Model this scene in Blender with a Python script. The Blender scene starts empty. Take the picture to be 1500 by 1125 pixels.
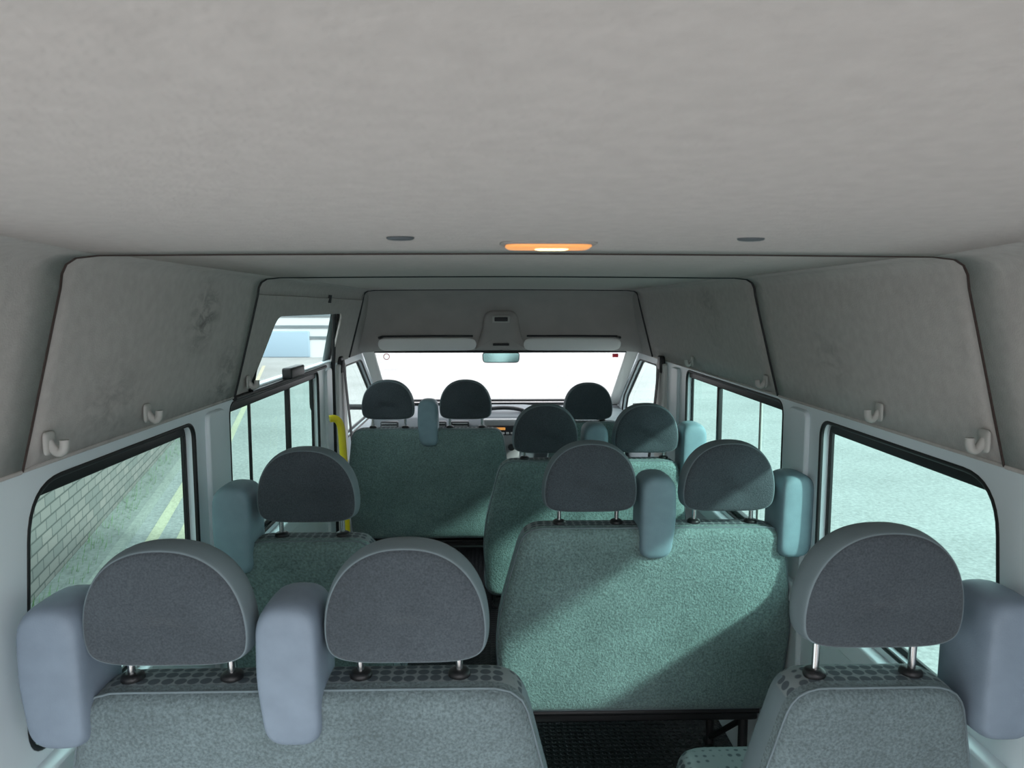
import bpy, bmesh, math, random
from mathutils import Matrix, Vector
random.seed(3)
scene = bpy.context.scene
try:
    scene.view_settings.view_transform = 'Standard'
    scene.view_settings.look = 'None'
except Exception: pass

# ------------------------------------------------------------ materials
def newmat(name):
    m = bpy.data.materials.new(name); m.use_nodes = True
    nt = m.node_tree; b = nt.nodes['Principled BSDF']
    return m, nt, b
def pmat(name, col, rough=.6, metal=0., var=0., vscale=3., bump=0., bscale=200., bdist=.002, spec=None, emis=None, estr=0., sheen=0., detail=3.):
    m, nt, b = newmat(name)
    b.inputs['Base Color'].default_value = (*col, 1)
    b.inputs['Roughness'].default_value = rough
    b.inputs['Metallic'].default_value = metal
    if spec is not None: b.inputs['Specular IOR Level'].default_value = spec
    if sheen: b.inputs['Sheen Weight'].default_value = sheen
    if emis: 
        b.inputs['Emission Color'].default_value = (*emis, 1); b.inputs['Emission Strength'].default_value = estr
    tc = nt.nodes.new('ShaderNodeTexCoord')
    if var:
        n = nt.nodes.new('ShaderNodeTexNoise'); n.inputs['Scale'].default_value = vscale; n.inputs['Detail'].default_value = 6
        nt.links.new(tc.outputs['Object'], n.inputs['Vector'])
        r = nt.nodes.new('ShaderNodeValToRGB')
        r.color_ramp.elements[0].position = .3; r.color_ramp.elements[1].position = .7
        r.color_ramp.elements[0].color = (*[c*(1-var) for c in col], 1)
        r.color_ramp.elements[1].color = (*[min(1, c*(1+var)) for c in col], 1)
        nt.links.new(n.outputs['Fac'], r.inputs['Fac']); nt.links.new(r.outputs['Color'], b.inputs['Base Color'])
    if bump:
        n2 = nt.nodes.new('ShaderNodeTexNoise'); n2.inputs['Scale'].default_value = bscale; n2.inputs['Detail'].default_value = detail
        nt.links.new(tc.outputs['Object'], n2.inputs['Vector'])
        bp = nt.nodes.new('ShaderNodeBump'); bp.inputs['Strength'].default_value = bump; bp.inputs['Distance'].default_value = bdist
        nt.links.new(n2.outputs['Fac'], bp.inputs['Height']); nt.links.new(bp.outputs['Normal'], b.inputs['Normal'])
    return m

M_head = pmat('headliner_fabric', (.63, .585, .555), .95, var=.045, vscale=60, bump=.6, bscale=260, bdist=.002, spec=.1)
M_seam = pmat('seam_piping', (.055, .035, .03), .8)
M_paint = pmat('painted_metal', (.78, .87, .90), .35, var=.03, vscale=4)
M_black = pmat('black_plastic', (.012, .013, .014), .45, bump=.2, bscale=300)
M_rubber = pmat('rubber_seal', (.008, .009, .01), .5)
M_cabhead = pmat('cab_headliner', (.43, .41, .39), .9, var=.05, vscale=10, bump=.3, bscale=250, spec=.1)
M_visor = pmat('sun_visor_vinyl', (.82, .81, .78), .7, bump=.2, bscale=300)
M_rim = pmat('seat_rim_vinyl', (.18, .235, .255), .7, var=.05, vscale=20, bump=.3, bscale=350, bdist=.001)
M_hous = pmat('belt_housing_plastic', (.22, .28, .345), .62, var=.06, vscale=25, bump=.35, bscale=400, bdist=.001)
M_housg = pmat('belt_housing_plastic_teal_lit', (.22, .335, .38), .62, var=.06, vscale=25, bump=.35, bscale=400, bdist=.001)  # same plastic for the forward rows, teal window light mixed into its colour
M_chrome = pmat('chrome', (.7, .7, .7), .2, 1.)
M_hook = pmat('hook_plastic', (.50, .50, .47), .5)
M_dash = pmat('dash_plastic', (.10, .12, .13), .6, bump=.2, bscale=250)
M_dashd = pmat('dash_dark_plastic', (.02, .022, .025), .5)
M_silver = pmat('radio_silver', (.35, .36, .36), .4)
M_yellow = pmat('yellow_rail_paint', (.85, .68, .02), .35)
M_belt = pmat('belt_webbing', (.015, .015, .017), .7)
M_lamp = pmat('dome_lamp_lens', (.8, .45, .2), .4, emis=(1, .36, .08), estr=.7)
M_lampc = pmat('dome_lamp_core', (1, .9, .7), .4, emis=(1, .66, .28), estr=2.8)
M_bulb = pmat('radio_display', (.8, .4, .1), .4, emis=(1, .4, .08), estr=.5)
M_red = pmat('red_sticker', (.85, .03, .06), .5)
M_white = pmat('white_plastic', (.75, .75, .75), .5)
M_green = pmat('weeds', (.08, .2, .03), .8)

def cloth_mat(name, col, var, pill=1.0, bdist=.004, bscale=170):
    m, nt, b = newmat(name)
    tc = nt.nodes.new('ShaderNodeTexCoord')
    n = nt.nodes.new('ShaderNodeTexNoise'); n.inputs['Scale'].default_value = 5; n.inputs['Detail'].default_value = 7; n.inputs['Roughness'].default_value = .6
    nt.links.new(tc.outputs['Object'], n.inputs['Vector'])
    r = nt.nodes.new('ShaderNodeValToRGB'); r.color_ramp.elements[0].position = .32; r.color_ramp.elements[1].position = .68
    r.color_ramp.elements[0].color = (*[c*(1-var) for c in col], 1); r.color_ramp.elements[1].color = (*[c*(1+var) for c in col], 1)
    nt.links.new(n.outputs['Fac'], r.inputs['Fac'])
    n2 = nt.nodes.new('ShaderNodeTexNoise'); n2.inputs['Scale'].default_value = bscale; n2.inputs['Detail'].default_value = 4; n2.inputs['Roughness'].default_value = .6
    nt.links.new(tc.outputs['Object'], n2.inputs['Vector'])
    r2 = nt.nodes.new('ShaderNodeValToRGB'); r2.color_ramp.elements[0].position = .30; r2.color_ramp.elements[1].position = .66
    r2.color_ramp.elements[0].color = (.60, .60, .60, 1); r2.color_ramp.elements[1].color = (1.2, 1.2, 1.2, 1)
    nt.links.new(n2.outputs['Fac'], r2.inputs['Fac'])
    mx = nt.nodes.new('ShaderNodeMix'); mx.data_type = 'RGBA'; mx.blend_type = 'MULTIPLY'; mx.inputs[0].default_value = pill
    nt.links.new(r.outputs['Color'], mx.inputs[6]); nt.links.new(r2.outputs['Color'], mx.inputs[7])
    nt.links.new(mx.outputs[2], b.inputs['Base Color'])
    b.inputs['Roughness'].default_value = .92; b.inputs['Specular IOR Level'].default_value = .15; b.inputs['Sheen Weight'].default_value = .12
    bp = nt.nodes.new('ShaderNodeBump'); bp.inputs['Strength'].default_value = .9; bp.inputs['Distance'].default_value = bdist
    nt.links.new(n2.outputs['Fac'], bp.inputs['Height']); nt.links.new(bp.outputs['Normal'], b.inputs['Normal'])
    return m
M_cloth = cloth_mat('seat_back_cloth_teal_lit', (.215, .315, .305), .15, bscale=150, bdist=.005)  # forward rows: brighter teal light through tinted glass is part of this colour
M_clothr = cloth_mat('seat_back_cloth_grey_lit', (.170, .225, .235), .14, bscale=200)  # same fabric in the rear row, its greyer light painted into the colour
M_hcloth = cloth_mat('headrest_cloth', (.080, .097, .110), .14, .8, .002, 300)

def trim_mat():
    m, nt, b = newmat('trim_panel_fabric')
    tc = nt.nodes.new('ShaderNodeTexCoord')
    n = nt.nodes.new('ShaderNodeTexNoise'); n.inputs['Scale'].default_value = 45; n.inputs['Detail'].default_value = 8
    nt.links.new(tc.outputs['Object'], n.inputs['Vector'])
    r = nt.nodes.new('ShaderNodeValToRGB'); r.color_ramp.elements[0].position = .3; r.color_ramp.elements[1].position = .7
    r.color_ramp.elements[0].color = (.51, .48, .455, 1); r.color_ramp.elements[1].color = (.58, .55, .52, 1)
    nt.links.new(n.outputs['Fac'], r.inputs['Fac'])
    cur = r.outputs['Color']
    mp = nt.nodes.new('ShaderNodeMapping'); mp.inputs['Scale'].default_value = (6, 9, 20); mp.inputs['Rotation'].default_value = (.5, 0, 0)
    n3 = nt.nodes.new('ShaderNodeTexNoise'); n3.inputs['Scale'].default_value = 1.4; n3.inputs['Detail'].default_value = 9; n3.inputs['Roughness'].default_value = .65; n3.inputs['Distortion'].default_value = .8
    nt.links.new(tc.outputs['Object'], mp.inputs['Vector']); nt.links.new(mp.outputs['Vector'], n3.inputs['Vector'])
    # local dirty scuffs at fixed places on the lining (metres)
    for (cx, cy, cz, rad, dark) in ((-.80, 1.95, 1.655, .12, .45), (-.855, 2.22, 1.45, .17, .62), (-.85, 1.55, 1.47, .16, .75), (.79, 2.9, 1.66, .16, .75), (.83, 1.9, 1.55, .12, .8), (-.85, 2.6, 1.44, .2, .7)):
        sub = nt.nodes.new('ShaderNodeVectorMath'); sub.operation = 'DISTANCE'; sub.inputs[1].default_value = (cx, cy, cz)
        nt.links.new(tc.outputs['Object'], sub.inputs[0])
        mr = nt.nodes.new('ShaderNodeMapRange'); mr.inputs['From Min'].default_value = rad; mr.inputs['From Max'].default_value = rad*.2
        nt.links.new(sub.outputs['Value'], mr.inputs['Value'])
        sc = nt.nodes.new('ShaderNodeMapRange'); sc.inputs['From Min'].default_value = .42; sc.inputs['From Max'].default_value = .62
        nt.links.new(n3.outputs['Fac'], sc.inputs['Value'])
        mu = nt.nodes.new('ShaderNodeMath'); mu.operation = 'MULTIPLY'
        nt.links.new(mr.outputs['Result'], mu.inputs[0]); nt.links.new(sc.outputs['Result'], mu.inputs[1])
        mx = nt.nodes.new('ShaderNodeMix'); mx.data_type = 'RGBA'; mx.blend_type = 'MULTIPLY'
        nt.links.new(mu.outputs[0], mx.inputs[0]); nt.links.new(cur, mx.inputs[6]); mx.inputs[7].default_value = (dark, dark, dark, 1)
        cur = mx.outputs[2]
    nt.links.new(cur, b.inputs['Base Color'])
    b.inputs['Roughness'].default_value = .95; b.inputs['Specular IOR Level'].default_value = .1
    n2 = nt.nodes.new('ShaderNodeTexNoise'); n2.inputs['Scale'].default_value = 300
    nt.links.new(tc.outputs['Object'], n2.inputs['Vector'])
    bp = nt.nodes.new('ShaderNodeBump'); bp.inputs['Strength'].default_value = .6; bp.inputs['Distance'].default_value = .0015
    nt.links.new(n2.outputs['Fac'], bp.inputs['Height']); nt.links.new(bp.outputs['Normal'], b.inputs['Normal'])
    return m
M_trim = trim_mat()

def dotted():
    m, nt, b = newmat('dotted_seat_cloth')
    tc = nt.nodes.new('ShaderNodeTexCoord')
    v = nt.nodes.new('ShaderNodeTexVoronoi'); v.inputs['Scale'].default_value = 46; v.inputs['Randomness'].default_value = .12
    nt.links.new(tc.outputs['Object'], v.inputs['Vector'])
    r = nt.nodes.new('ShaderNodeValToRGB'); r.color_ramp.interpolation = 'EASE'
    r.color_ramp.elements[0].position = .40; r.color_ramp.elements[1].position = .5
    r.color_ramp.elements[0].color = (.08, .105, .12, 1); r.color_ramp.elements[1].color = (.24, .285, .29, 1)
    nt.links.new(v.outputs['Distance'], r.inputs['Fac']); nt.links.new(r.outputs['Color'], b.inputs['Base Color'])
    b.inputs['Roughness'].default_value = .9
    n = nt.nodes.new('ShaderNodeTexNoise'); n.inputs['Scale'].default_value = 400
    nt.links.new(tc.outputs['Object'], n.inputs['Vector'])
    bp = nt.nodes.new('ShaderNodeBump'); bp.inputs['Strength'].default_value = .5; bp.inputs['Distance'].default_value = .001
    nt.links.new(n.outputs['Fac'], bp.inputs['Height']); nt.links.new(bp.outputs['Normal'], b.inputs['Normal'])
    return m
M_dot = dotted()

def glass(name, tint, refl=.06):
    m = bpy.data.materials.new(name); m.use_nodes = True
    nt = m.node_tree; nt.nodes.clear()
    o = nt.nodes.new('ShaderNodeOutputMaterial'); t = nt.nodes.new('ShaderNodeBsdfTransparent'); t.inputs['Color'].default_value = (*tint, 1)
    g = nt.nodes.new('ShaderNodeBsdfGlossy'); g.inputs['Roughness'].default_value = .02
    mx = nt.nodes.new('ShaderNodeMixShader'); mx.inputs[0].default_value = refl
    nt.links.new(t.outputs[0], mx.inputs[1]); nt.links.new(g.outputs[0], mx.inputs[2]); nt.links.new(mx.outputs[0], o.inputs[0])
    return m
M_glass = glass('green_tinted_glass', (.47, .735, .685), .04)
M_wind = glass('windscreen_glass', (.95, .97, .97), .02)
M_cabg = glass('cab_glass', (.75, .90, .88), .04)

def floor_mat():
    m, nt, b = newmat('studded_rubber_floor')
    tc = nt.nodes.new('ShaderNodeTexCoord')
    v = nt.nodes.new('ShaderNodeTexVoronoi'); v.inputs['Scale'].default_value = 38; v.inputs['Randomness'].default_value = 0
    nt.links.new(tc.outputs['Object'], v.inputs['Vector'])
    r = nt.nodes.new('ShaderNodeValToRGB'); r.color_ramp.elements[0].position = .25; r.color_ramp.elements[1].position = .4
    r.color_ramp.elements[0].color = (1, 1, 1, 1); r.color_ramp.elements[1].color = (0, 0, 0, 1)
    nt.links.new(v.outputs['Distance'], r.inputs['Fac'])
    bp = nt.nodes.new('ShaderNodeBump'); bp.inputs['Strength'].default_value = 1; bp.inputs['Distance'].default_value = .003
    nt.links.new(r.outputs['Color'], bp.inputs['Height']); nt.links.new(bp.outputs['Normal'], b.inputs['Normal'])
    b.inputs['Base Color'].default_value = (.02, .022, .025, 1); b.inputs['Roughness'].default_value = .35
    return m
def ground_mat(name, col, sc=30, lo=.68, hi=1.25):
    m, nt, b = newmat(name)
    tc = nt.nodes.new('ShaderNodeTexCoord')
    n = nt.nodes.new('ShaderNodeTexNoise'); n.inputs['Scale'].default_value = sc; n.inputs['Detail'].default_value = 10; n.inputs['Roughness'].default_value = .75
    n2 = nt.nodes.new('ShaderNodeTexNoise'); n2.inputs['Scale'].default_value = .6; n2.inputs['Detail'].default_value = 6
    nt.links.new(tc.outputs['Object'], n.inputs['Vector']); nt.links.new(tc.outputs['Object'], n2.inputs['Vector'])
    mx = nt.nodes.new('ShaderNodeMix'); mx.data_type = 'FLOAT'; mx.inputs[0].default_value = .2
    nt.links.new(n.outputs['Fac'], mx.inputs[2]); nt.links.new(n2.outputs['Fac'], mx.inputs[3])
    r = nt.nodes.new('ShaderNodeValToRGB')
    nt.links.new(mx.outputs[0], r.inputs['Fac'])
    r.color_ramp.elements[0].position = .36; r.color_ramp.elements[1].position = .62
    r.color_ramp.elements[0].color = (*[c*lo for c in col], 1); r.color_ramp.elements[1].color = (*[c*hi for c in col], 1)
    nt.links.new(r.outputs['Color'], b.inputs['Base Color']); b.inputs['Roughness'].default_value = .9
    return m
M_asph = ground_mat('asphalt', (.255, .252, .248), 22, .62, 1.28)
M_pave = ground_mat('pavement', (.20, .20, .19), 25)
def brick_mat():
    m, nt, b = newmat('brickwork')
    tc = nt.nodes.new('ShaderNodeTexCoord'); br = nt.nodes.new('ShaderNodeTexBrick')
    br.inputs['Scale'].default_value = 1; br.inputs['Brick Width'].default_value = .26; br.inputs['Row Height'].default_value = .095
    br.inputs['Mortar Size'].default_value = .009; br.inputs['Mortar Smooth'].default_value = .3
    br.inputs['Color1'].default_value = (.23, .19, .18, 1); br.inputs['Color2'].default_value = (.16, .145, .14, 1); br.inputs['Mortar'].default_value = (.07, .066, .062, 1)
    nt.links.new(tc.outputs['Object'], br.inputs['Vector']); nt.links.new(br.outputs['Color'], b.inputs['Base Color'])
    b.inputs['Roughness'].default_value = .9
    return m
M_brick = brick_mat()

# ------------------------------------------------------------ helpers
def link(o, parent=None):
    scene.collection.objects.link(o)
    if parent is not None:
        o.parent = parent; o.matrix_parent_inverse = Matrix.Translation(parent.location).inverted()
    return o
def grp(name, loc):
    e = bpy.data.objects.new(name, None); e.location = loc; e.empty_display_size = .1
    scene.collection.objects.link(e); return e
def mk(name, vs, fs, mats, parent=None, smooth=True, midx=None, subsurf=0, solid=0, bevel=0):
    me = bpy.data.meshes.new(name); me.from_pydata([tuple(v) for v in vs], [], fs); me.update()
    if not isinstance(mats, (list, tuple)): mats = [mats]
    for m in mats: me.materials.append(m)
    if midx: 
        for p, i in zip(me.polygons, midx): p.material_index = i
    bm = bmesh.new(); bm.from_mesh(me); bmesh.ops.recalc_face_normals(bm, faces=bm.faces); bm.to_mesh(me); bm.free()
    for p in me.polygons: p.use_smooth = smooth
    o = bpy.data.objects.new(name, me)
    if solid:
        s = o.modifiers.new('solid', 'SOLIDIFY'); s.thickness = solid; s.offset = 0
    if bevel:
        s = o.modifiers.new('bev', 'BEVEL'); s.width = bevel; s.segments = 3; s.limit_method = 'ANGLE'
    if subsurf:
        s = o.modifiers.new('sub', 'SUBSURF'); s.levels = subsurf; s.render_levels = subsurf
    return link(o, parent)
def box(name, lo, hi, mat, parent=None, bevel=.008, smooth=True):
    x0, y0, z0 = lo; x1, y1, z1 = hi
    vs = [(x0,y0,z0),(x1,y0,z0),(x1,y1,z0),(x0,y1,z0),(x0,y0,z1),(x1,y0,z1),(x1,y1,z1),(x0,y1,z1)]
    fs = [(0,3,2,1),(4,5,6,7),(0,1,5,4),(1,2,6,5),(2,3,7,6),(3,0,4,7)]
    return mk(name, vs, fs, mat, parent, smooth and bevel > 0, bevel=bevel)
def roundpoly(pts, rad, seg=6):
    out = []; n = len(pts)
    if not isinstance(rad, (list, tuple)): rad = [rad]*n
    for i in range(n):
        p = Vector(pts[i]); a = Vector(pts[i-1]); b = Vector(pts[(i+1) % n]); r = rad[i]
        if r <= 0: out.append((p.x, p.y)); continue
        da = (a-p).normalized(); db = (b-p).normalized()
        p0 = p+da*r; p1 = p+db*r
        for k in range(seg+1):
            t = k/seg; q = p0*(1-t)**2 + p*2*t*(1-t) + p1*t*t
            out.append((q.x, q.y))
    return out
def plate(name, outer, holes, thick, M, mat, parent=None, bevel=.004):
    cu = bpy.data.curves.new(name, 'CURVE'); cu.dimensions = '2D'; cu.fill_mode = 'BOTH'
    cu.extrude = thick/2; cu.bevel_depth = bevel; cu.bevel_resolution = 1; cu.offset = -bevel
    for pts in [outer]+holes:
        s = cu.splines.new('POLY'); s.points.add(len(pts)-1); s.use_cyclic_u = True
        for i, p in enumerate(pts): s.points[i].co = (p[0], p[1], 0, 1)
    tmp = bpy.data.objects.new(name+'_t', cu); scene.collection.objects.link(tmp)
    dg = bpy.context.evaluated_depsgraph_get(); dg.update()
    me = bpy.data.meshes.new_from_object(tmp.evaluated_get(dg))
    bpy.data.objects.remove(tmp); me.transform(M); me.name = name
    me.materials.clear(); me.materials.append(mat)
    o = bpy.data.objects.new(name, me); return link(o, parent)
def tube(name, pts, r, mat, parent=None, cyclic=False, res=3, kind='POLY'):
    cu = bpy.data.curves.new(name, 'CURVE'); cu.dimensions = '3D'; cu.bevel_depth = r; cu.bevel_resolution = res; cu.use_fill_caps = True
    s = cu.splines.new('POLY' if kind == 'POLY' else 'NURBS'); s.points.add(len(pts)-1)
    for i, p in enumerate(pts): s.points[i].co = (*p, 1)
    if kind != 'POLY': s.use_endpoint_u = True; s.order_u = 3; s.resolution_u = 8
    s.use_cyclic_u = cyclic
    cu.materials.append(mat)
    tmp = bpy.data.objects.new(name+'_t', cu); scene.collection.objects.link(tmp)
    dg = bpy.context.evaluated_depsgraph_get(); dg.update()
    me = bpy.data.meshes.new_from_object(tmp.evaluated_get(dg))
    bpy.data.objects.remove(tmp); me.name = name
    for p in me.polygons: p.use_smooth = True
    if not me.materials: me.materials.append(mat)
    return link(bpy.data.objects.new(name, me), parent)
def loft(name, rings, mats, parent=None, matfn=None, subsurf=1):
    n = len(rings[0]); vs = [v for r in rings for v in r]; fs = []; mi = []
    for j in range(len(rings)-1):
        for i in range(n):
            k = (i+1) % n; f = (j*n+i, j*n+k, (j+1)*n+k, (j+1)*n+i); fs.append(f)
            c = sum((Vector(vs[q]) for q in f), Vector())/4
            mi.append(matfn(j, c) if matfn else 0)
    fs.append(tuple(range(n))[::-1]); mi.append(matfn(0, Vector(rings[0][0])) if matfn else 0)
    fs.append(tuple((len(rings)-1)*n+i for i in range(n))); mi.append(matfn(len(rings)-2, Vector(rings[-1][0])) if matfn else 0)
    return mk(name, vs, fs, mats, parent, True, mi, subsurf)

# ------------------------------------------------------------ seats
LEAN = .17
def resample(pts, n):
    P = [Vector(p) for p in pts]; L = [0]
    for i in range(len(P)): L.append(L[-1]+(P[(i+1) % len(P)]-P[i]).length)
    out = []; T = L[-1]; j = 0
    for k in range(n):
        d = T*k/n
        while L[j+1] < d: j += 1
        t = (d-L[j])/max(1e-9, L[j+1]-L[j]); q = P[j].lerp(P[(j+1) % len(P)], t); out.append((q.x, q.y))
    return out
def inset(pts, d):
    n = len(pts); out = []
    for i in range(n):
        a = Vector(pts[i-1]); b = Vector(pts[(i+1) % n]); t = (b-a).normalized()
        nrm = Vector((-t.y, t.x)); p = Vector(pts[i])+nrm*d; out.append((p.x, p.y))
    return out
def shrink(pts, s, c):
    return [(c[0]+(p[0]-c[0])*s, c[1]+(p[1]-c[1])*s) for p in pts]
ZT = 1.045
def headrest(par, cx, Y, zt=1.315):
    w, h = .278, .212; n = 56; top = .76; zc = zt-h*top; base = []
    for i in range(n):
        a = 2*math.pi*i/n; c, s = math.cos(a), math.sin(a)
        e = 2.3 if s >= 0 else 4.2; H = h*top if s >= 0 else h*(1-top)
        x = math.copysign(abs(c)**(2/e), c)*w/2; z = math.copysign(abs(s)**(2/e), s)*H
        if z < 0: x *= 1-.05*(-z/H)
        base.append((x, z))
    prof = [(.05,-.045),(.4,-.045),(.82,-.044),(.925,-.041),(.94,-.036),(.952,-.038),(.972,-.031),(.993,-.014),(1,.0),(.985,.018),(.93,.034),(.8,.043),(.4,.048),(.05,.049)]
    rings = []
    cz = .035
    for s, y in prof:
        rings.append([(cx+p[0]*s, Y+y-(zc+p[1]-ZT)*.10, zc+cz+(p[1]-cz)*s) for p in base])
    loft('headrest', rings, [M_hcloth, M_rim], par, lambda j, c: 0 if j < 4 else 1)
    for dx in (-.085, .085):
        yb = Y+.01
        tube('headrest_post', [(cx+dx, yb, ZT-.05), (cx+dx, yb-.005, zt-h+.05)], .0065, M_chrome, par)
        rr = [[(cx+dx+math.cos(a)*r, yb+math.sin(a)*r, z) for a in [2*math.pi*k/16 for k in range(16)]] for r, z in ((.017, ZT-.012), (.021, ZT+.001), (.019, ZT+.008), (.012, ZT+.011), (.008, ZT+.011))]
        loft('post_bezel', rr, M_black, par)
def housing(par, cx, Y, mat, zb=.95, zt=1.20, side=-1):
    w = .108
    L, R = -w/2, w/2
    pts = [(L+(.014 if side < 0 else 0), zb), (R-(.014 if side > 0 else 0), zb), (R, zb+.12), (R-.003, zt), (L+.003, zt), (L, zb+.12)]
    base = resample(roundpoly(pts, [.035, .035, .03, .045, .045, .03], 8), 56)
    c = (0, (zb+zt)/2); rings = []
    for s, y in ((.1,-.056),(.5,-.056),(.8,-.054),(.91,-.050),(.97,-.040),(1,-.02),(1,.05),(.96,.075),(.86,.09),(.5,.096),(.1,.097)):
        q = shrink(base, s, c)
        rings.append([(cx+p[0], Y+y-(p[1]-ZT)*.02, p[1]) for p in q])
    loft('belt_housing', rings, mat, par)
def seat(name, Y, hrs, xb, xt, hous, side, zt=1.315, bottom=.42, cloth=None, hm=None):
    cx = (xb[0]+xb[1])/2
    par = grp(name, (cx, Y+.25, 0))
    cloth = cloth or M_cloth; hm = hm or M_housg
    zk = ZT-.33
    pts = [(xb[0]+.02, bottom), (xb[1]-.02, bottom), (xb[1], zk), (xt[1], ZT), (xt[0], ZT), (xb[0], zk)]
    base = resample(roundpoly(pts, [.05, .05, .12, .055, .055, .12], 7), 100)
    c = (cx, (bottom+ZT)/2)
    rings = []
    y0 = Y-.055
    def ring(pp, y): return [(p[0], y0+y+(ZT-p[1])*LEAN, p[1]) for p in pp]
    i9 = inset(base, .04)
    for s, y in ((.03,-.004),(.35,-.004),(.7,-.003)): rings.append(ring(shrink(i9, s, c), y))
    for d, y in ((.04,0),(.02,.004),(.006,.016),(0,.035),(0,.095),(.008,.118),(.03,.132)): rings.append(ring(inset(base, d), y))
    for s, y in ((.7,.137),(.3,.13),(.03,.13)): rings.append(ring(shrink(i9, s, c), y))
    def mf(j, cc):
        if j >= 8: return 1
        if j >= 6 and cc.z > ZT-.025: return 1
        if j >= 6: return 2
        return 0
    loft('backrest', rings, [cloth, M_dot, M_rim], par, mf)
    sp = inset(base, .004)
    tube('back_piping', [(p[0], y0+.022+(ZT-p[1])*LEAN, p[1]) for p in sp], .0022, M_rim, par, cyclic=True, res=1)
    for h in hrs: headrest(par, h, Y, zt)
    for h in hous: housing(par, h, Y-.01, hm, side=side)
    ys = Y+.10+(ZT-.5)*LEAN*1.0-.05; n = len(hrs); W = (xb[1]-xb[0])/n
    for k in range(n):
        a = xb[0]+W*k+.006; b = a+W-.012
        base2 = resample(roundpoly([(a, ys), (b, ys), (b-.015, ys+.46), (a+.015, ys+.46)], [.03, .03, .08, .08], 6), 60)
        cc = ((a+b)/2, ys+.23); rr = []
        for d, z in ((.03,.40),(.008,.41),(0,.44),(0,.50),(.012,.53),(.035,.545)):
            rr.append([(p[0], p[1], z+.04*(p[1]-ys)) for p in inset(base2, d)])
        for s, z in ((.6,.54),(.25,.535),(.03,.535)): rr.append([(p[0], p[1], z+.04*(p[1]-ys)) for p in shrink(inset(base2, .035), s, cc)])
        loft('cushion', rr, [M_rim, M_dot], par, lambda j, q: 1 if j >= 3 else 0)
    box('seat_frame', (xb[0]+.05, ys, .34), (xb[1]-.05, ys+.42, .41), M_black, par, .01)
    for x in (xb[0]+.09, xb[1]-.09):
        for yy in (ys+.03, ys+.38):
            tube('seat_leg', [(x, yy, 0.0), (x, yy, .36)], .016, M_black, par)
        tube('leg_foot', [(x, ys-.02, .018), (x, ys+.42, .018)], .016, M_black, par)
        tube('leg_brace', [(x, ys+.03, .33), (x, ys+.38, .05)], .010, M_black, par)
    tube('recliner_bar', [(xb[0]+.06, ys-.02, .39), (xb[1]-.06, ys-.02, .39)], .012, M_black, par)
    for h in hrs:
        box('belt_buckle', (h+.14, ys+.03, .50), (h+.165, ys+.06, .60), M_black, par, .006)
    return par

seat('bench_seat', 1.22, [-.586, -.195], (-.82, .078), (-.735, -.0), [-.770, -.388], -1, zt=1.30, cloth=M_clothr, hm=M_hous)
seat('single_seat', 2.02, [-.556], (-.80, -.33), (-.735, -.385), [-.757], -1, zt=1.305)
seat('single_seat', 1.205, [.593], (.385, .83), (.455, .745), [.815], 1, zt=1.325, cloth=M_clothr, hm=M_hous)
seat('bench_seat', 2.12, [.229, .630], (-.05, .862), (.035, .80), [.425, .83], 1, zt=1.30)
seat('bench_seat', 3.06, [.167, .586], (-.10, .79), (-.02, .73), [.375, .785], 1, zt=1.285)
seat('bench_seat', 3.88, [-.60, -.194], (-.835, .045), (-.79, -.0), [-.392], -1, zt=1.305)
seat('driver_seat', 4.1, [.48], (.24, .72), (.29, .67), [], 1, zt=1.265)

# ------------------------------------------------------------ body shell
XW = .885
MR = Matrix(((0,0,1,XW),(1,0,0,0),(0,1,0,0),(0,0,0,1)))
ML = Matrix(((0,0,1,-XW),(1,0,0,0),(0,1,0,0),(0,0,0,1)))
wout = [(-.15,-.1),(5.42,-.1),(5.42,1.0),(4.66,1.41),(-.15,1.41)]
rearw = roundpoly([(1.25,.88),(2.03,.88),(2.03,1.365),(1.30,1.365)], [.07,.05,.05,.10], 8)
midw = roundpoly([(2.30,.88),(3.48,.88),(3.48,1.382),(2.30,1.382)], [.05]*4, 8)
cabw = roundpoly([(4.12,.95),(5.22,.95),(5.15,1.06),(4.62,1.355),(4.12,1.355)], [.04,.03,.04,.06,.03], 6)
holes = [rearw, midw, cabw]
for nm, M in (('wall_left', ML), ('wall_right', MR)):
    plate(nm, wout, holes, .02, M, M_paint, None, .006)
box('floor', (-.9, -.15, -.06), (.9, 5.42, 0), floor_mat(), None, 0, False)
wi = 1
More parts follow.
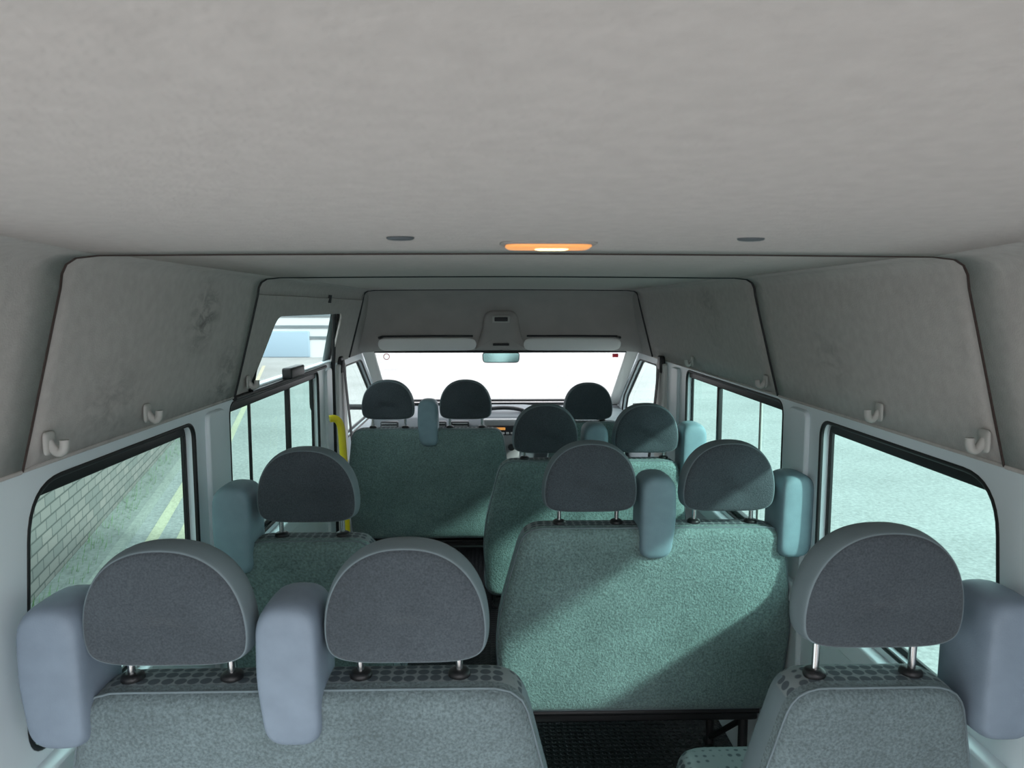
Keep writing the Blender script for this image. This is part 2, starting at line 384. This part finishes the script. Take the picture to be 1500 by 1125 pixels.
for sgn in (-1, 1):
    for hi, hole in enumerate(holes):
        w = grp('window_%d' % wi, (sgn*.9, sum(p[0] for p in hole)/len(hole), 1.12)); wi += 1
        MM = Matrix(((0,0,1,sgn*.906),(1,0,0,0),(0,1,0,0),(0,0,0,1)))
        o = mk('glass_pane', [MM @ Vector((p[0], p[1], 0)) for p in inset(hole, -.015)], [tuple(range(len(hole)))], M_glass if hi < 2 else M_cabg, w, False)
        plate('black_border', inset(hole, -.02), [inset(hole, .014)], .006, Matrix(((0,0,1,sgn*.900),(1,0,0,0),(0,1,0,0),(0,0,0,1))), M_rubber, w, .002)
        tube('rubber_seal', [(sgn*.873, p[0], p[1]) for p in hole], .006, M_rubber, w, cyclic=True)
        if hi == 1:
            box('slider_bar', (sgn*.89-.010, 3.01, .885), (sgn*.89+.010, 3.032, 1.365), M_rubber, w, .004)
            box('slider_bar', (sgn*.896-.004, 2.555, .885), (sgn*.896+.004, 2.572, 1.365), M_rubber if sgn < 0 else M_hook, w, .003)
            box('slider_rail', (sgn*.89-.012, 2.32, 1.35), (sgn*.89+.012, 3.46, 1.378), M_rubber, w, .004)
            box('slider_rail', (sgn*.89-.012, 2.32, .885), (sgn*.89+.012, 3.46, .905), M_rubber, w, .004)
        if hi == 0:
            box('header_rail', (sgn*.893-.008, 1.34, 1.333), (sgn*.893+.008, 2.0, 1.362), M_rubber, w, .004)

for sgn in (-1, 1):
    t = grp('trim_1' if sgn < 0 else 'trim_2', (sgn*.86, 2.2, 1.1))
    for (y0, y1) in ((2.10, 2.23), (3.60, 3.72)):
        plate('pillar_pressing', roundpoly([(y0, .25), (y1, .25), (y1, 1.38), (y0, 1.38)], .03, 5), [], .012, Matrix(((0,0,1,sgn*.867),(1,0,0,0),(0,1,0,0),(0,0,0,1))), M_paint, t, .005)
    plate('sill_ledge', roundpoly([(.1, .80), (4.0, .80), (4.0, .86), (.1, .86)], .02, 4), [], .03, Matrix(((0,0,1,sgn*.858),(1,0,0,0),(0,1,0,0),(0,0,0,1))), M_paint, t, .006)

TN = math.hypot(.085, .32)
def slopeM(sgn, off=0):
    up = Vector((-sgn*.085, 0, .32)).normalized()
    n = Vector((0,1,0)).cross(up)
    o = Vector((sgn*.87, 0, 1.395)) - Vector((sgn, 0, 0))*off
    return Matrix(((0, up.x, n.x, o.x), (1, up.y, n.y, o.y), (0, up.z, n.z, o.z), (0, 0, 0, 1)))
def side_prof(soft, dz, dx=0):
    A = [(.784,1.705),(.768,1.738),(.735,1.757),(.68,1.768),(.60,1.773)]
    B = [(.785,1.718),(.781,1.742),(.772,1.759),(.754,1.770),(.715,1.7745)]
    h = [(a[0]*soft+b[0]*(1-soft)-dx, a[1]*soft+b[1]*(1-soft)+dz) for a, b in zip(A, B)]
    low = [(.869-dx,1.397),(.848-dx,1.475),(.827-dx,1.555),(.805-dx,1.638)]
    return low, h
pk = 3
def strip(name, sgn, ya, yb, soft, dz, dx, low=True, ny=16):
    vs = []; fs = []
    for j in range(ny+1):
        t = j/ny; l, h = side_prof(soft*(1-t**3), dz, dx)
        pr = (l if low else [])+h
        for x, z in pr: vs.append((sgn*x, ya+(yb-ya)*t, z))
    m = len(pr)
    for j in range(ny):
        for i in range(m-1): fs.append((j*m+i, j*m+i+1, (j+1)*m+i+1, (j+1)*m+i))
    return mk(name, vs, fs, M_trim, None, True, solid=.005)
SECT = (('rear', -.15, 1.272, 1, -.005, .004), ('centre', 1.262, 2.335, 0, 0, 0), ('front', 2.325, 4.215, 0, .004, -.003))
for sgn in (-1, 1):
    for nm, a, b, soft, dz, dx in SECT:
        lf = not (sgn < 0 and nm == 'front')
        strip('trim_%d' % pk, sgn, a, b, soft, dz, dx, lf); pk += 1
        if lf:
            tube('trim_%d' % pk, [(sgn*(.868-dx), a, 1.397), (sgn*(.868-dx), b, 1.397)], .0045, M_trim); pk += 1
pts = roundpoly([(2.335, -.005), (2.48, -.005), (2.62, .262), (3.74, .262), (3.76, -.005), (4.2, -.005), (4.2, TN+.006), (2.335, TN+.006)], [.01,.02,.05,.05,.02,.01,.01,.01], 6)
plate('trim_%d' % pk, pts, [], .006, slopeM(-1, -.003), M_trim, None, .002); pk += 1
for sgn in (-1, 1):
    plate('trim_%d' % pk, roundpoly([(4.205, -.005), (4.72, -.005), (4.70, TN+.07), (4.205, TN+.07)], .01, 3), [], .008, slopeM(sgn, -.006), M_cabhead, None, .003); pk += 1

ceil = grp('ceiling', (0, 2, 1.78))
for nm, ya, yb, soft, dz, dx in SECT:
    ny = 16; vs = []; fs = []
    for j in range(ny+1):
        t = j/ny; y = ya+(yb-ya)*t
        l, h = side_prof(soft*(1-t**3), dz, dx)
        hh = [h[-1], (.5,1.7765+dz), (.25,1.778+dz)]
        for x, z in [(-x, z) for x, z in hh]+[(0, 1.779+dz)]+hh[::-1]: vs.append((x, y, z))
    m = 7
    for j in range(ny):
        for i in range(m-1): fs.append((j*m+i, j*m+i+1, (j+1)*m+i+1, (j+1)*m+i))
    mk(nm+'_headliner', vs, fs, M_head, ceil, True, solid=.005)
for k, (y, r, dz) in enumerate(((1.277, .0048, -.005), (2.337, .0048, -.001), (4.215, .006, .003))):
    l, h = side_prof(0, dz, .003)
    pr = [(-x, z) for x, z in l+h]+[(-.4, 1.777+dz), (0, 1.779+dz), (.4, 1.777+dz)]+(l+h)[::-1]
    tube('trim_%d' % pk, [(x, y, z) for x, z in pr], r, M_seam if k < 1 else M_rubber, None); pk += 1
def RP(s, y, z): 
    t = (z-1.40)/.44
    return (s*(.92-.09*t), y, z)
rv_, rf_ = [], []
def quad(*q):
    n = len(rv_); rv_.extend(q); rf_.append(tuple(range(n, n+4)))
quad(RP(1,-.15,1.40), RP(1,4.75,1.40), RP(1,4.75,1.84), RP(1,-.15,1.84))
quad(RP(-1,-.15,1.84), RP(-1,4.75,1.84), RP(1,4.75,1.84), RP(1,-.15,1.84))
quad(RP(-1,-.15,1.40), RP(-1,2.43,1.40), RP(-1,2.43,1.84), RP(-1,-.15,1.84))
quad(RP(-1,3.78,1.40), RP(-1,4.75,1.40), RP(-1,4.75,1.84), RP(-1,3.78,1.84))
quad(RP(-1,2.43,1.67), RP(-1,3.78,1.67), RP(-1,3.78,1.84), RP(-1,2.43,1.84))
quad(RP(-1,4.74,1.415), RP(1,4.74,1.415), RP(1,4.74,1.84), RP(-1,4.74,1.84))
quad((-.92,4.74,1.415), (.92,4.74,1.415), (.90,4.60,1.42), (-.90,4.60,1.42))
for s in (-1, 1):
    quad((s*.92,-.15,1.405), (s*.92,4.7,1.405), (s*.876,4.7,1.405), (s*.876,-.15,1.405))
    quad((s*.92,-.15,1.40), (s*.862,-.15,1.40), (s*.78,-.15,1.70), (s*.86,-.15,1.70))
    quad((s*.86,-.15,1.70), (s*.78,-.15,1.70), (s*.60,-.15,1.77), (s*.83,-.15,1.84))
    quad((s*.83,-.15,1.84), (s*.60,-.15,1.77), (0,-.15,1.775), (0,-.15,1.84))
mk('roof', rv_, rf_, M_paint, None, False)

for x, y in ((-.17, .98), (.29, .98)):
    rr = [[(x+math.cos(a)*r*1.2, y+math.sin(a)*r*.8, z) for a in [2*math.pi*k/16 for k in range(16)]] for r, z in ((.016,1.773),(.016,1.768),(.012,1.7665),(.002,1.766))]
    loft('headliner_plug', rr, M_dash, ceil)
dl = grp('dome_lamp', (.035, 1.08, 1.765))
def slab(name, cx, cy, w, d, z0, z1, r, mat, par, ins=.006):
    b = resample(roundpoly([(cx-w/2, cy-d/2), (cx+w/2, cy-d/2), (cx+w/2, cy+d/2), (cx-w/2, cy+d/2)], r, 6), 48)
    loft(name, [[(p[0], p[1], z0) for p in b], [(p[0], p[1], (z0+z1)/2) for p in b], [(p[0], p[1], z1) for p in inset(b, ins)], [(p[0], p[1], z1) for p in inset(b, ins*2)]], mat, par)
slab('lamp_base', .03, 1.08, .142, .082, 1.773, 1.768, .025, M_cabhead, dl)
slab('lens', .03, 1.08, .126, .066, 1.770, 1.763, .02, M_lamp, dl)
slab('bulb_glow', .035, 1.08, .05, .035, 1.764, 1.7615, .012, M_lampc, dl)

def hook(sgn, y, z=1.435):
    x = sgn*(.87-(z-1.395)*.266)-sgn*.008
    h = grp('coat_hook', (x, y, z))
    b = resample(roundpoly([(y-.017, z-.02), (y+.017, z-.02), (y+.017, z+.025), (y-.017, z+.025)], .01, 5), 32)
    loft('hook_base', [[(x, p[0], p[1]) for p in b], [(x-sgn*.006, p[0], p[1]) for p in b], [(x-sgn*.010, p[0], p[1]) for p in inset(b, .004)]], M_hook, h)
    tube('hook_arm', [(x-sgn*.004, y, z+.005), (x-sgn*.014, y, z-.012), (x-sgn*.024, y, z-.016), (x-sgn*.032, y, z-.008), (x-sgn*.032, y, z+.008)], .0085, M_hook, h, kind='NURBS')
for y in (1.33, 1.71, 2.42): hook(-1, y)
for y in (1.31, 1.68, 2.40, 3.30): hook(1, y)

# ------------------------------------------------------------ sliding door (left)
door = grp('door_1', (-.87, 3.0, .8))
gv = [(-.892, 2.40, 1.40), (-.892, 3.79, 1.40), (-.842, 3.79, 1.69), (-.842, 2.40, 1.69)]
mk('door_top_glass', gv, [(0,1,2,3)], M_cabg, door, False)
tube('door_seal', [(-.862, 3.765, .1), (-.862, 3.765, 1.36), (-.846, 3.755, 1.61), (-.836, 3.70, 1.668), (-.836, 2.69, 1.668), (-.85, 2.58, 1.60), (-.862, 2.48, 1.40)], .011, M_rubber, door)
box('door_latch', (-.87, 2.88, 1.40), (-.83, 3.08, 1.445), M_black, door, .008)
tube('door_top_seal', [(-.862, 2.33, 1.394), (-.862, 3.60, 1.394)], .008, M_rubber, door)
tube('roller_bracket', [(-.787, 3.36, 1.70), (-.782, 3.36, 1.735)], .012, M_black, door)

gr = grp('grab_rail', (-.75, 3.4, .5))
tube('rail_tube', [(-.80, 3.38, 1.17), (-.775, 3.39, 1.175), (-.752, 3.40, 1.14), (-.748, 3.40, 1.06), (-.74, 3.40, .9), (-.74, 3.40, .5), (-.74, 3.40, .0)], .0175, M_yellow, gr, kind='NURBS')

for sgn in (-1, 1):
    b = grp('seat_belt', (sgn*.86, 3.95, 1.2))
    mk('webbing', [(sgn*.845, 3.92, 1.40), (sgn*.845, 3.97, 1.40), (sgn*.80, 4.02, .75), (sgn*.80, 3.97, .75)], [(0,1,2,3)], M_belt, b, False, solid=.003)
    box('belt_guide', (sgn*.86-.02, 3.91, 1.33), (sgn*.86+.01, 3.98, 1.42), M_black, b, .008)
    plate('b_pillar_cover', roundpoly([(3.84, .2), (4.08, .2), (4.06, 1.38), (3.86, 1.38)], .03, 4), [], .02, Matrix(((0,0,1,sgn*.868),(1,0,0,0),(0,1,0,0),(0,0,0,1))), M_visor, b, .006)

# ------------------------------------------------------------ cab
cab = grp('cab_headliner', (0, 4.5, 1.6))
prof = [(4.20,1.785),(4.32,1.778),(4.43,1.757),(4.51,1.715),(4.555,1.65),(4.575,1.57),(4.58,1.50),(4.575,1.455),(4.60,1.43),(4.63,1.41)]
vs = []; fs = []; nx = 24
for (y, z) in prof:
    for i in range(nx+1):
        u = -1+2*i/nx; f = abs(u)
        hw = .800+(1.78-z)*.25
        yy = y-(y-4.20)*.30*f**6
        zz = z-.010*f**8
        vs.append((u*hw, yy, zz))
for j in range(len(prof)-1):
    for i in range(nx):
        fs.append((j*(nx+1)+i, j*(nx+1)+i+1, (j+1)*(nx+1)+i+1, (j+1)*(nx+1)+i))
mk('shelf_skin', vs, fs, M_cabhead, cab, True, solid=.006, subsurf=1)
base = resample(roundpoly([(-.17,1.415),(.17,1.415),(.125,1.50),(.10,1.66),(-.10,1.66),(-.125,1.50)], [.02,.02,.05,.05,.05,.05], 5), 60)
def cn(pp, y): return [(p[0], y-max(0, p[1]-1.58)*.4, p[1]) for p in pp]
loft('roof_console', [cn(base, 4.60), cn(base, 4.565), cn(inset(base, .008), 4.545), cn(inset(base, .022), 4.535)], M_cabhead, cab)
box('console_lamp', (-.055, 4.495, 1.585), (.055, 4.535, 1.63), M_hook, cab, .006)
box('console_lamp_slot', (-.04, 4.488, 1.595), (.04, 4.50, 1.62), M_dashd, cab, .004)
box('console_switch', (-.05, 4.52, 1.445), (.05, 4.54, 1.46), M_black, cab, .004)
for a, b in ((-.73, -.150), (.135, .715)):
    v = grp('sun_visor', ((a+b)/2, 4.45, 1.46))
    # padded roll: upper edge thick and leaning toward the cabin, catching light
    ring = []
    xs = [a+(b-a)*t for t in (0, .01, .03, .08, .2, .4, .6, .8, .92, .97, .99, 1)]
    for x, s in zip(xs, (.15, .6, .85, 1, 1, 1, 1, 1, 1, .85, .6, .15)):
        yc = 4.455-abs(x)**4*.20; zc = 1.458
        rr = []
        for k in range(20):
            an = 2*math.pi*k/20; dy = math.cos(an)*.020*s; dz_ = math.sin(an)*.040*s
            rr.append((x, yc+dy-dz_*.75, zc+dz_))
        ring.append(rr)
    loft('visor_pad', ring, M_visor, v)
    tube('visor_shadow_gap', [(a+.02, 4.47-abs(a)**4*.2, 1.507), ((a+b)/2, 4.485, 1.507), (b-.02, 4.47-abs(b)**4*.2, 1.507)], .006, M_dashd, v)
    tube('visor_pivot', [((a if a < 0 else b)*.99, 4.40, 1.50), ((a if a < 0 else b)*.99, 4.52, 1.50)], .008, M_black, v)
rv = grp('rear_view_mirror', (0, 4.60, 1.37))
pb = resample(roundpoly([(-.115,1.335),(.115,1.335),(.12,1.405),(-.12,1.405)], .022, 6), 48)
loft('mirror_case', [[(p[0], 4.56, p[1]) for p in inset(pb,.003)], [(p[0], 4.567, p[1]) for p in pb], [(p[0], 4.60, p[1]) for p in inset(pb,.012)]], M_black, rv)
M_mir = pmat('mirror_glass', (.35,.6,.58), .12, .9)
pi_ = inset(pb, .008)
mk('mirror_glass', [(p[0], 4.5585, p[1]) for p in pi_], [tuple(range(len(pi_)))], M_mir, rv, False)
tube('mirror_stalk', [(0, 4.59, 1.38), (0, 4.60, 1.425)], .01, M_black, rv)

ws = grp('windscreen', (0, 5.0, 1.2))
wt, wb = (.80, 4.64, 1.405), (.87, 5.39, 1.0)
mk('glass_pane', [(-wb[0], wb[1], wb[2]), (wb[0], wb[1], wb[2]), (wt[0], wt[1], wt[2]), (-wt[0], wt[1], wt[2])], [(0,1,2,3)], M_wind, ws, False)
tube('windscreen_seal', [(-wb[0], wb[1], wb[2]), (wb[0], wb[1], wb[2]), (wt[0], wt[1], wt[2]), (-wt[0], wt[1], wt[2])], .010, M_rubber, ws, cyclic=True)
tube('red_tax_sticker', [(.71, 4.675, 1.375), (.745, 4.675, 1.375)], .012, M_red, ws)
tube('no_smoking_sticker', [(-.72+math.cos(a)*.018, 4.67, 1.370+math.sin(a)*.018) for a in [2*math.pi*k/20 for k in range(20)]], .002, M_red, ws, cyclic=True)
for sgn in (-1, 1):
    ap = grp('a_pillar', (sgn*.84, 5.0, 1.2))
    mk('pillar_trim', [(sgn*.79,4.62,1.42),(sgn*.86,4.58,1.42),(sgn*.872,5.36,.98),(sgn*.80,5.38,.98)], [(0,1,2,3)], M_visor, ap, False, solid=.025, bevel=.008)
    dm = grp('wing_mirror', (sgn*1.2, 5.0, 1.1))
    pbm = resample(roundpoly([(1.20-.10,.96),(1.20+.10,.96),(1.20+.10,1.30),(1.20-.10,1.30)], .05, 6), 48)
    loft('mirror_shell', [[(sgn*p[0], y, p[1]) for p in inset(pbm, d)] for d, y in ((.004,5.0),(0,5.02),(.01,5.09),(.045,5.13))], M_black, dm)
    tube('mirror_arm', [(sgn*.92, 5.05, 1.0), (sgn*1.13, 5.06, 1.0)], .02, M_black, dm)

db = grp('dashboard', (0, 5.1, .8))
dp = [(4.98,.45),(4.93,.62),(4.90,.78),(4.92,.88),(4.98,.935),(5.10,.955),(5.37,.965),(5.38,.4)]
vs = []; fs = []; nx = 20
for i in range(nx+1):
    x = -.862+1.724*i/nx
    for y, z in dp: vs.append((x, y+(.05 if abs(x) < .18 else 0)*-1, z+(.015 if abs(x) < .2 else 0)))
m = len(dp)
for i in range(nx):
    for j in range(m-1): fs.append((i*m+j, i*m+j+1, (i+1)*m+j+1, (i+1)*m+j))
mk('dash_body', vs, fs, M_dash, db, True, bevel=.01)
arc = [(.02+math.cos(a)*.16, 5.02, .955+math.sin(a)*.04) for a in [math.pi*k/14 for k in range(15)]]
tube('instrument_cowl', arc, .014, M_dashd, db)
box('centre_stack', (-.115, 4.825, .62), (.125, 4.87, .945), M_silver, db, .012)
box('radio', (-.09, 4.812, .84), (.10, 4.83, .905), M_dashd, db, .005)
box('radio_display', (-.05, 4.806, .876), (.03, 4.815, .892), M_bulb, db, .002)
for k in range(6): 
    box('radio_button', (-.085+k*.03, 4.806, .848), (-.065+k*.03, 4.815, .861), M_white, db, .002)
for k in range(3):
    tube('heater_knob', [(-.06+k*.065, 4.80, .76), (-.06+k*.065, 4.83, .76)], .022, M_black, db)
for x0 in (-.74, -.42, -.27, .25, .68):
    box('air_vent', (x0-.06, 4.875, .865), (x0+.06, 4.91, .925), M_dashd, db, .01)
    for q in range(3): box('vent_slat', (x0-.05, 4.868, .875+q*.017), (x0+.05, 4.885, .879+q*.017), M_silver, db, 0)
sw = grp('steering_wheel', (.48, 4.75, .86))
cw = Vector((.48, 4.74, .86)); ux = Vector((1,0,0)); uy = Vector((0,.55,.83)).normalized()
tube('wheel_rim', [cw+ux*math.cos(a)*.195+uy*math.sin(a)*.195 for a in [2*math.pi*k/40 for k in range(40)]], .015, M_black, sw, cyclic=True)
for a in (0, math.pi, -math.pi/2): tube('spoke', [cw, cw+ux*math.cos(a)*.19+uy*math.sin(a)*.19], .014, M_black, sw)
tube('steering_column', [cw, (.48, 4.98, .74)], .04, M_black, sw)
slabb = [(cw+ux*math.cos(a)*.06+uy*math.sin(a)*.05) for a in [2*math.pi*k/24 for k in range(24)]]
nn = ux.cross(uy)
loft('hub', [[v+nn*.02 for v in slabb], [v-nn*.02 for v in slabb]], M_black, sw)
box('front_bulkhead', (-.88, 5.41, -.1), (.88, 5.44, .98), M_dashd, None, 0, False)

# ------------------------------------------------------------ exterior
mk('ground', [(-60,-40,-.6),(60,-40,-.6),(60,90,-.6),(-60,90,-.6)], [(0,1,2,3)], M_asph, None, False)
th = math.atan2(1.53, 5.7)
RM = Matrix.Translation((-3.61, 5.70, -.6)) @ Matrix.Rotation(th+math.pi/2, 4, 'Z')
L0, L1 = -9, 24
bw = box('brick_wall', (L0, 0, -.25), (L1, 3.4, 0), M_brick, None, 0, False)
bw.matrix_world = RM @ Matrix.Rotation(math.pi/2, 4, 'X')
def ext(name, lo, hi, mat):
    o = box(name, lo, hi, mat, None, 0, False); o.matrix_world = RM; return o
ext('pavement', (-9, -.30, 0), (L1, -.005, .05), M_pave)
ext('kerb', (-9, -.38, 0), (L1, -.302, .055), ground_mat('kerb_stone', (.24,.24,.22), 20))
yl = ground_mat('road_yellow_paint', (.40, .37, .27), 30)
g = grp('road_marking', (0, 0, 0))
for y0 in (-.52, -.80):
    o = box('yellow_line', (-9, y0-.11, .001), (L1, y0, .004), yl, g, 0, False); o.matrix_basis = RM
vs = []; fs = []
for k in range(500):
    lx = random.uniform(-4, 8); ly = -random.uniform(0.02, .26); h = random.uniform(.03, .13); d = random.uniform(-.05, .05)
    for q in ((lx-.01, ly, .05), (lx+.01, ly, .05), (lx+d, ly-.02, .05+h)):
        vs.append(RM @ Vector(q))
    n = len(vs); fs.append((n-3, n-2, n-1))
mk('weeds', vs, fs, M_green, None, False)
bl = grp('clad_building', (-14, 34, -.6))
M_clad = pmat('white_cladding', (.42, .43, .44), .5)
box('cladding_wall', (-24, 34, -.6), (-6.6, 38, 5.4), M_clad, bl, 0, False)
for k in range(9):
    box('cladding_shadow_gap', (-24, 33.93, .25+k*.5), (-6.6, 34.02, .36+k*.5), M_dash, bl, 0, False)
box('roller_shutter', (-10.6, 33.9, -.6), (-8.4, 34.05, .6), pmat('shutter_blue', (.20,.27,.33), .5), bl, .05)

# ------------------------------------------------------------ light
w = bpy.data.worlds.new('World'); scene.world = w; w.use_nodes = True
bg = w.node_tree.nodes['Background']; bg.inputs[0].default_value = (.94, .95, 1, 1); bg.inputs[1].default_value = 3.35
sd = bpy.data.lights.new('sun', 'SUN'); sd.energy = 6.0; sd.angle = math.radians(4.0); sd.color = (1, .97, .93)
so = bpy.data.objects.new('sun', sd); scene.collection.objects.link(so)
so.rotation_euler = Vector((-1, .8, -.74)).to_track_quat('-Z', 'Y').to_euler()
so.location = (6, -5, 6)

# ------------------------------------------------------------ camera
cd = bpy.data.cameras.new('camera'); cd.lens = 26; cd.sensor_width = 36; cd.clip_start = .01; cd.clip_end = 300
cd.dof.use_dof = True; cd.dof.focus_distance = 2.2; cd.dof.aperture_fstop = 9
co = bpy.data.objects.new('camera', cd); scene.collection.objects.link(co)
co.location = (-.05, 0, 1.68); co.rotation_euler = (math.radians(90-5.93), 0, math.radians(-1.48))
scene.camera = co
